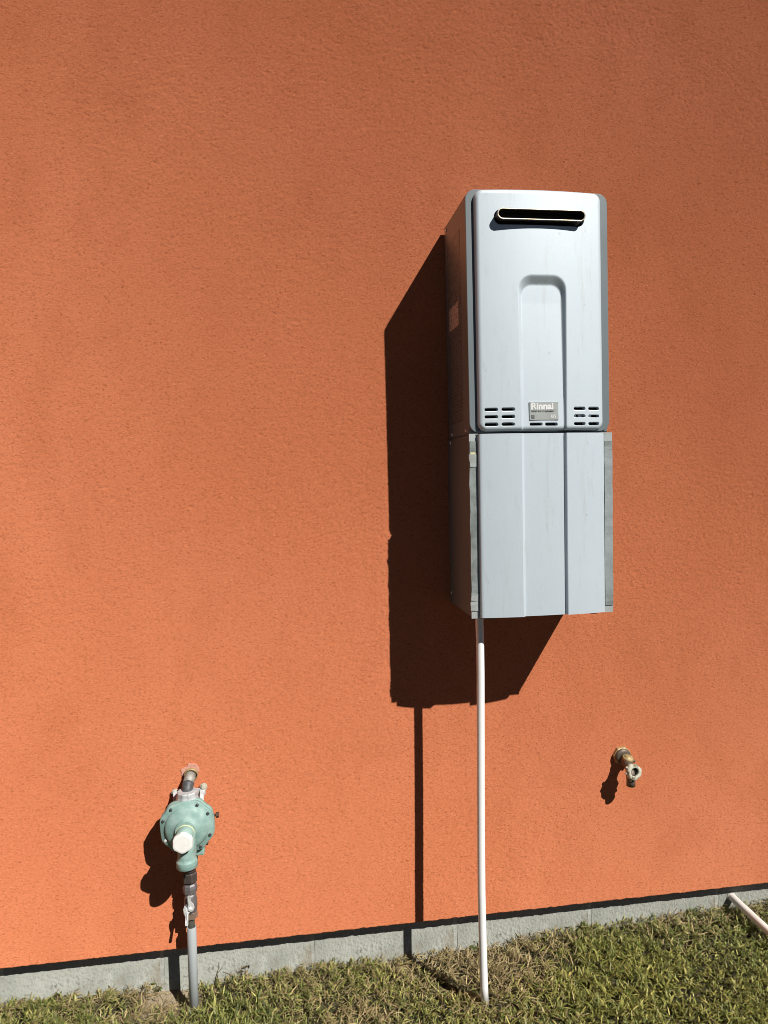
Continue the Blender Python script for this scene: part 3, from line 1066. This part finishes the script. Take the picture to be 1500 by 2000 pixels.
# bracket
g = G()
g.box(-0.3170, -0.2350, 0.0085, 0.0110, 0.5300, 0.5480)
g.prism([P(-0.2480, 0.0110, 0.5475), P(-0.2360, 0.0110, 0.5475), P(-0.2375, 0.050, 0.5210), P(-0.2480, 0.050, 0.5210)], (0, 0, -0.0028))
g.prism([P(-0.3160, 0.0110, 0.5475), P(-0.3060, 0.0110, 0.5475), P(-0.3030, 0.048, 0.5230), P(-0.3120, 0.048, 0.5230)], (0, 0, -0.0028))
bracket = mesh_obj('bracket', g, M['cast'], reg, GB, bevel=0.0006)
for (x, z) in ((-0.2400, 0.5500), (-0.3110, 0.5410)):
    g = G()
    g.lathe(P(x, -0.003, z), OUT, [(0.0050, 0), (0.0050, 0.010), (0.0098, 0.0105), (0.0098, 0.0130), (0.0062, 0.0133), (0.0060, 0.0175), (0.0045, 0.0185)], 14, smooth=False)
    o = mesh_obj('wall_screw', g, M['limescale'], reg, GB)
    o.parent = bracket

# ------------------------------------------------------------------ gas riser with shut-off valve
RX, RY = -0.2770, 0.0430
SB = (RX, -RY, 0.0)
riser = thing('gas_riser', SB, 'gas riser pipe with hex unions, a silver valve lever and a grey plastic sleeve', 'gas pipe')
UP = (0, 0, 1)
g = G()
g.lathe(P(RX, RY, 0), UP, [(0.0086, 0.05), (0.0086, 0.365)], 20)
mesh_obj('pipe', g, M['ironpipe'], riser, SB)
g = G()
g.hexnut(P(RX, RY, 0), UP, 0.0188, 0.3220, 0.3490, 0.003)
g.lathe(P(RX, RY, 0), UP, [(0.0155, 0.349), (0.0155, 0.360)], 20)
mesh_obj('union_nut', g, M['blackiron'], riser, SB)
g = G()
g.lathe(P(RX - 0.0005, RY, 0), UP, [(0.0150, 0.2925), (0.0176, 0.2955), (0.0182, 0.3030), (0.0188, 0.3075), (0.0170, 0.3150), (0.0140, 0.3185)], 8, phase=0.15, smooth=False)
mesh_obj('union_nut', g, M['castiron'], riser, SB)
g = G()
g.lathe(P(RX, RY, 0), UP, [(0.0130, 0.2400), (0.0150, 0.2480), (0.0165, 0.2600), (0.0165, 0.2740), (0.0150, 0.2840), (0.0140, 0.2930)], 20)
g.lathe(P(RX - 0.002, RY, 0.2655), OUT, [(0.0110, 0.0), (0.0110, 0.0185), (0.0085, 0.0200)], 16)
valve = mesh_obj('valve_body', g, M['castiron'], riser, SB)
g = G()
g.hexnut(P(RX + 0.0008, RY, 0), UP, 0.0158, 0.2270, 0.2465, 0.002, phase=0.5)
mesh_obj('lower_nut', g, M['brownnut'], riser, SB)
# lever: a flat two-armed plate
lc = (-0.2765, 0.2655)
def lev(pts_, Ya, Yb, g):
    poly = [P(lc[0] + a, Ya + (Yb - Ya) * k, lc[1] + b) for a, b, k in pts_]
    g.prism(poly, (0, -0.003, 0))
g = G()

lev([(-0.0052, 0.000, 0), (-0.0045, 0.010, 0), (-0.0045, 0.031, 0.9), (-0.0035, 0.0335, 1), (0.0025, 0.0335, 1), (0.0035, 0.031, 0.9), (0.0042, 0.016, 0),
     (0.0100, 0.009, 0), (0.0118, 0.001, 0), (0.0085, -0.007, 0), (0.002, -0.0105, 0)], 0.0635, 0.0660, g)
lev([(0.0, -0.0105, 0), (-0.0035, -0.014, 0.2), (-0.0035, -0.0365, 1), (-0.0045, -0.0385, 1), (-0.0095, -0.0385, 1), (-0.0108, -0.036, 1), (-0.0108, -0.020, 0.3),
     (-0.0150, -0.012, 0), (-0.0160, -0.001, 0), (-0.0125, 0.008, 0), (-0.0085, 0.0035, 0)], 0.0640, 0.0740, g)
lever = mesh_obj('lever', g, M['zinc'], riser, SB, bevel=0.0006)
g = G()
g.lathe(P(lc[0] + 0.0005, 0.0600, lc[1] - 0.0015), OUT, [(0.0060, 0), (0.0060, 0.0072), (0.0040, 0.0080), (0.0040, 0.0105), (0.003, 0.011)], 6, smooth=False)
o = mesh_obj('lever_screw', g, M['zinc'], riser, SB)
o.parent = lever
# sleeve
g = G()
g.lathe(P(RX + 0.0005, RY + 0.003, 0), UP, [(0.0100, -0.08), (0.0118, -0.08), (0.0118, 0.2055), (0.0114, 0.2062), (0.0100, 0.2062), (0.0098, 0.19)], 28, cap0=False, cap1=False)
mesh_obj('sleeve', g, M['sleeve'], riser, SB)

# ------------------------------------------------------------------ hose bibb
HX = 0.9170
TB = (HX, -0.03, 0.53)
tap = thing('hose_bibb', TB, 'old crusted brass hose bibb without handle, sticking out of the wall on the right', 'tap')
g = G()
g.lathe(P(HX - 0.0015, -0.003, 0.5420), OUT, [(0.0262, 0), (0.0270, 0.004), (0.0262, 0.0115), (0.0215, 0.0150), (0.0150, 0.0165)], 7, phase=0.35, smooth=False)
mesh_obj('wall_flange', g, M['oldbrass'], tap, TB, bevel=0.0008)
g = G()
g.lathe(P(HX - 0.0015, 0.0085, 0.5415), OUT, [(0.0228, 0), (0.0228, 0.0058), (0.0160, 0.0088), (0.0120, 0.0090)], 20)
mesh_obj('flange_face', g, M['darkbrass'], tap, TB)
g = G()
g.tube([P(HX - 0.002, 0.010, 0.541), P(HX, 0.024, 0.5345), P(HX + 0.001, 0.040, 0.5260), P(HX + 0.002, 0.054, 0.5200)], [0.0125, 0.0135, 0.0135, 0.0140], 18)
mesh_obj('body', g, M['darkbrass'], tap, TB)
g = G()
g.lathe(P(HX + 0.0035, 0.026, 0.5330), (0.05, -0.28, 1.0), [(0.0150, 0), (0.0152, 0.0115), (0.0146, 0.0140), (0.0130, 0.0152), (0.009, 0.0150), (0.0085, 0.0175), (0.0030, 0.0180)], 22)
mesh_obj('packing_nut', g, M['oldbrass'], tap, TB)
RINGA = Vector((0.10, -1.0, 0.22)).normalized()
ro = Vector(P(HX + 0.0035, 0.0500, 0.5150))
g = G()
crust = lambda th, r: 1.0 + (0.05 * math.sin(3 * th + 1.2) + 0.035 * math.sin(7 * th) if r > 0.015 else 0.06 * math.sin(2 * th + 0.5))
g.lathe(ro, RINGA, [(0.0135, -0.006), (0.0185, 0.0), (0.0212, 0.004), (0.0218, 0.0130), (0.0205, 0.0165), (0.0150, 0.0180), (0.0118, 0.0172), (0.0112, 0.0160), (0.0108, 0.0125)], 40, rfun=crust, cap1=False)
bonnet = mesh_obj('bonnet', g, M['limescale'], tap, TB)
g = G()
g.lathe(ro, RINGA, [(0.0118, 0.0), (0.0116, 0.0128), (0.0104, 0.0130), (0.0100, 0.002)], 20)
o = mesh_obj('bore', g, M['dark'], tap, TB)
o.parent = bonnet
g = G()
a1, a2 = RINGA.orthogonal().normalized(), RINGA.cross(RINGA.orthogonal().normalized()).normalized()
for th, ln in ((0.3, 0.006), (1.9, 0.004), (2.6, 0.005), (4.9, 0.005), (5.6, 0.004)):
    d = a1 * math.cos(th) + a2 * math.sin(th)
    c = ro + RINGA * 0.009 + d * 0.0215
    g.tube([c - d * 0.004, c + d * ln * 0.5, c + d * ln], [0.0045, 0.0036, 0.0012], 7)
o = mesh_obj('crust_lump', g, M['limescale'], tap, TB)
o.parent = bonnet
g = G()
g.tube([P(HX + 0.001, 0.047, 0.520), P(HX + 0.001, 0.050, 0.505), P(HX + 0.001, 0.051, 0.488), P(HX + 0.001, 0.051, 0.4745)], [0.0120, 0.0122, 0.0118, 0.0122], 20)
mesh_obj('nozzle', g, M['darkbrass'], tap, TB)
g = G()
g.tube([P(HX + 0.012, 0.024, 0.5360), P(HX + 0.022, 0.026, 0.5335), P(HX + 0.026, 0.027, 0.531)], [0.0055, 0.0050, 0.0035], 9)
mesh_obj('stub', g, M['darkbrass'], tap, TB)

# ------------------------------------------------------------------ grass
def dryness(x, y):
    x = np.asarray(x); y = np.asarray(y)
    d = 0.20 + 0.17 * np.sin(x * 5.3 + 0.7) * np.cos(y * 6.1 + 0.4) + 0.13 * np.sin(x * 13.0 + y * 9.0 + 2.0)
    d = d + 0.46 * np.exp(-np.clip(OV - y, 0, 9) / 0.07)
    for (cx, cy, r, s) in ((-0.36, -0.01, 0.10, 0.75), (0.28, -0.10, 0.12, 0.22), (0.46, 0.00, 0.12, 0.65), (0.58, -0.05, 0.13, 0.65), (0.72, -0.03, 0.10, 0.55), (0.28, 0.03, 0.06, 0.5), (1.1, 0.02, 0.09, 0.45), (1.0, 0.0, 0.16, 0.15), (0.16, -0.16, 0.07, 0.55), (0.45, -0.20, 0.07, 0.35), (0.0, -0.22, 0.10, 0.35), (0.62, -0.33, 0.16, 0.22), (-0.62, 0.02, 0.1, 0.1)):
        d = d + s * np.exp(-((x - cx) ** 2 + (y - cy) ** 2) / (r * r))
    d = d - 0.50 * np.exp(-((x - 0.93) ** 2 + (y + 0.25) ** 2) / 0.12) - 0.25 * np.exp(-((x - 0.18) ** 2 + (y + 0.12) ** 2) / 0.03)
    return np.clip(d, 0.03, 0.97)

def blades(name, count, seed, dry, label):
    rng = np.random.default_rng(seed)
    n0 = count * 4
    x = rng.uniform(-1.5, 2.3, n0)
    y = OV - 0.004 - rng.uniform(0, 1, n0) ** 1.3 * 1.15
    D = dryness(x, y)
    keepp = D if dry else (1 - D) ** 1.3
    # bare earth round the foot of the gas pipe
    bare = 0.99 * np.exp(-(((x + 0.335) ** 2 / 0.0060 + (y - 0.016) ** 2 / 0.0026) ** 1.5))
    bare = np.maximum(bare, 0.85 * np.exp(-((x + 0.10) ** 2 / 0.003 + (y - 0.045) ** 2 / 0.0003)))
    bare = np.maximum(bare, 0.9 * np.exp(-((x - 1.02) ** 2 / 0.012 + (y - 0.05) ** 2 / 0.0002)))
    cl = np.sin(x * 61 + 2.5 * np.sin(y * 47 + 1.0)) * np.sin(y * 66 + 2.2 * np.sin(x * 39)) + 0.6 * np.sin(x * 113 + y * 71 + 2 * np.sin(x * 57))
    cl = cl + 0.5 * np.sin(x * 190 + 3 * np.sin(y * 90)) * np.sin(y * 170 + 3 * np.sin(x * 105))
    cl = 1 / (1 + np.exp(-4.0 * (cl + 0.22)))
    ok = (rng.uniform(0, 1, n0) < keepp * (1 - bare) * (0.12 + 0.88 * cl))
    clump = cl[ok][:count]
    x, y = x[ok][:count], y[ok][:count]
    n = len(x)
    if dry:
        ln = rng.uniform(0.010, 0.034, n); wd = rng.uniform(0.0010, 0.0028, n); lean = rng.uniform(0.55, 1.45, n)
    else:
        ln = rng.uniform(0.010, 0.027, n) * (0.85 + 0.3 * np.sin(x * 7) * np.sin(y * 9)); wd = rng.uniform(0.0018, 0.0043, n); lean = rng.normal(0.80, 0.40, n).clip(0.0, 1.5)
    ln = ln * np.where(y > 0.02, 0.72, 1.0)
    head = rng.uniform(0, 2 * np.pi, n)
    curl = rng.uniform(0.1, 0.9, n)
    lift = rng.uniform(0.0, 1.0, n) ** 0.8 * (0.002 + 0.026 * clump)
    zb = gz(x, y) + lift - 0.004
    dx, dy = np.cos(head), np.sin(head)
    tw = rng.normal(0, 0.5, n)
    px, py = -np.sin(head + tw), np.cos(head + tw)
    T = [0.0, 0.35, 0.72, 1.0]
    Wd = [0.75, 1.0, 0.72, 0.0]
    cols = np.zeros((n, 7, 3))
    cx, cy, cz = x.copy(), y.copy(), zb.copy()
    prev = 0.0
    verts = np.zeros((n, 7, 3))
    for k in range(4):
        if k:
            a = lean + curl * T[k] * 0.9
            st = (T[k] - prev) * ln
            cx = cx + np.sin(a) * dx * st; cy = cy + np.sin(a) * dy * st; cz = cz + np.cos(a) * st
            prev = T[k]
        if k < 3:
            verts[:, 2 * k, 0] = cx - px * wd * Wd[k] / 2; verts[:, 2 * k, 1] = cy - py * wd * Wd[k] / 2; verts[:, 2 * k, 2] = cz
            verts[:, 2 * k + 1, 0] = cx + px * wd * Wd[k] / 2; verts[:, 2 * k + 1, 1] = cy + py * wd * Wd[k] / 2; verts[:, 2 * k + 1, 2] = cz + 0.0006
        else:
            verts[:, 6, 0] = cx; verts[:, 6, 1] = cy; verts[:, 6, 2] = cz
    verts[:, :, 1] = np.minimum(verts[:, :, 1], OV - 0.0015)
    verts[:, :, 2] = np.maximum(verts[:, :, 2], (gz(x, y) - 0.004)[:, None])
    if dry:
        A, B, C = np.array([0.46, 0.36, 0.19]), np.array([0.22, 0.145, 0.08]), np.array([0.36, 0.32, 0.13])
    else:
        A, B, C = np.array([0.215, 0.250, 0.062]), np.array([0.080, 0.130, 0.032]), np.array([0.45, 0.435, 0.155])
    w = rng.dirichlet((0.7, 0.7, 0.55), n)
    yel = np.clip(0.55 - x * 0.35 + 0.45 * np.sin(x * 3.1 + y * 5.0) + rng.normal(0, 0.15, n), 0, 1)[:, None]
    col = (w[:, :1] * A + w[:, 1:2] * B + w[:, 2:] * C) * rng.uniform(0.55, 1.25, (n, 1))
    if not dry:
        col = col * (1 - yel) + (col * np.array([1.28, 1.12, 1.0])) * yel
    cols = np.repeat(col[:, None, :], 7, 1)
    b = np.arange(n) * 7
    q = np.stack([np.stack([b, b + 1, b + 3, b + 2], -1), np.stack([b + 2, b + 3, b + 5, b + 4], -1)], 1).reshape(-1, 4)
    t = np.stack([b + 4, b + 5, b + 6], -1)
    me = bpy.data.meshes.new(name)
    me.vertices.add(n * 7)
    me.vertices.foreach_set('co', verts.astype(np.float32).ravel())
    li = np.concatenate([q.ravel(), t.ravel()]).astype(np.int32)
    me.loops.add(len(li))
    me.loops.foreach_set('vertex_index', li)
    me.polygons.add(len(q) + len(t))
    me.polygons.foreach_set('loop_start', np.concatenate([np.arange(len(q)) * 4, len(q) * 4 + np.arange(len(t)) * 3]).astype(np.int32))
    me.polygons.foreach_set('use_smooth', np.ones(len(q) + len(t), dtype=bool))
    me.update(calc_edges=True)
    at = me.color_attributes.new('tint', 'FLOAT_COLOR', 'POINT')
    at.data.foreach_set('color', np.concatenate([cols, np.ones((n, 7, 1))], -1).astype(np.float32).ravel())
    me.materials.append(M['straw'] if dry else M['grass'])
    o = bpy.data.objects.new(name, me)
    COL.objects.link(o)
    o['kind'] = 'stuff'
    o['label'] = label
    o['category'] = 'grass'
    return o
blades('grass', 155000, 21, False, 'green lawn grass growing along the foot of the wall')
blades('dry_grass', 62000, 22, True, 'dry straw coloured grass between the green blades')

# ------------------------------------------------------------------ weeds against the foundation
def weed(name, x, y, label, stems, tint, hgt, lean, seed, leafy=0.0, group=None):
    rr = random.Random(seed)
    z0 = float(gz(x, y))
    base = (x, y, z0)
    t = thing(name, base, label, 'weed', group)
    verts, faces, tints = [], [], []
    gs, gl = G(), G()
    for k in range(stems):
        a = rr.uniform(-1, 1) * lean[1] + lean[0]
        b = rr.uniform(-0.35, 0.1)
        hh = hgt * rr.uniform(0.55, 1.0)
        pts = []
        for q in range(6):
            s = q / 5
            pts.append((x + rr.uniform(-0.004, 0.004) + math.sin(a * (0.4 + 0.6 * s)) * hh * s, min(y + b * hh * s, OV - 0.003), z0 - 0.004 + math.cos(a * (0.4 + 0.6 * s)) * hh * s))
        gs.tube(pts, [0.0011 * (1 - 0.7 * q / 5) for q in range(6)], 5)
        nleaf = int(leafy * rr.uniform(1, 4))
        for _ in range(nleaf):
            s = rr.randint(2, 5)
            p0 = Vector(pts[s])
            d = Vector((rr.uniform(-1, 1), rr.uniform(-0.8, 0.0), rr.uniform(-0.1, 0.9))).normalized()
            e = d.cross(Vector((0, 1, 0.3))).normalized()
            L, W = rr.uniform(0.010, 0.022), rr.uniform(0.0022, 0.005)
            gl.add([p0, p0 + d * L * 0.45 + e * W, p0 + d * L, p0 + d * L * 0.45 - e * W], [(0, 1, 2, 3)], True)
    mesh_obj('stem', gs, tint, t, base)
    if gl.v:
        mesh_obj('leaf', gl, tint, t, base, recalc=False)
    return t
M['drystem'] = simple('dry_stem', (0.22, 0.17, 0.095), (0.13, 0.10, 0.06), 0.7, scale=200)
M['weedgreen'] = simple('weed_green', (0.10, 0.14, 0.045), (0.16, 0.19, 0.06), 0.55, scale=200)
weed('dry_weed', -0.232, 0.040, 'two thin dry stalks leaning right, in front of the block strip beside the gas pipe', 2, M['drystem'], 0.080, (0.28, 0.10), 1)
weed('dry_weed', -0.165, 0.040, 'tangled dry weed with curling stems right of the thin stalks', 7, M['drystem'], 0.062, (0.0, 0.95), 2, 0.8)
weed('green_weed', 0.800, 0.036, 'small green leafy weed at the foot of the block strip below the hose tap', 6, M['weedgreen'], 0.034, (0.0, 0.8), 3, 2.0)
weed('green_weed', 1.135, 0.040, 'thin green weed standing against the block strip left of the lying pipe', 4, M['weedgreen'], 0.052, (0.55, 0.35), 4, 1.2)
weed('green_weed', 0.470, 0.030, 'green sprig beside the hanging white pipe at the foundation', 4, M['weedgreen'], 0.048, (0.45, 0.35), 5, 1.2)
weed('green_weed', -0.640, 0.036, 'broad green weed clump at the foundation near the left edge', 8, M['weedgreen'], 0.030, (0.0, 0.9), 6, 2.0)
weed('green_weed', -0.385, 0.036, 'grassy green weed tuft at the foundation left of the grey sleeve', 6, M['weedgreen'], 0.036, (0.1, 0.6), 8, 0.4)
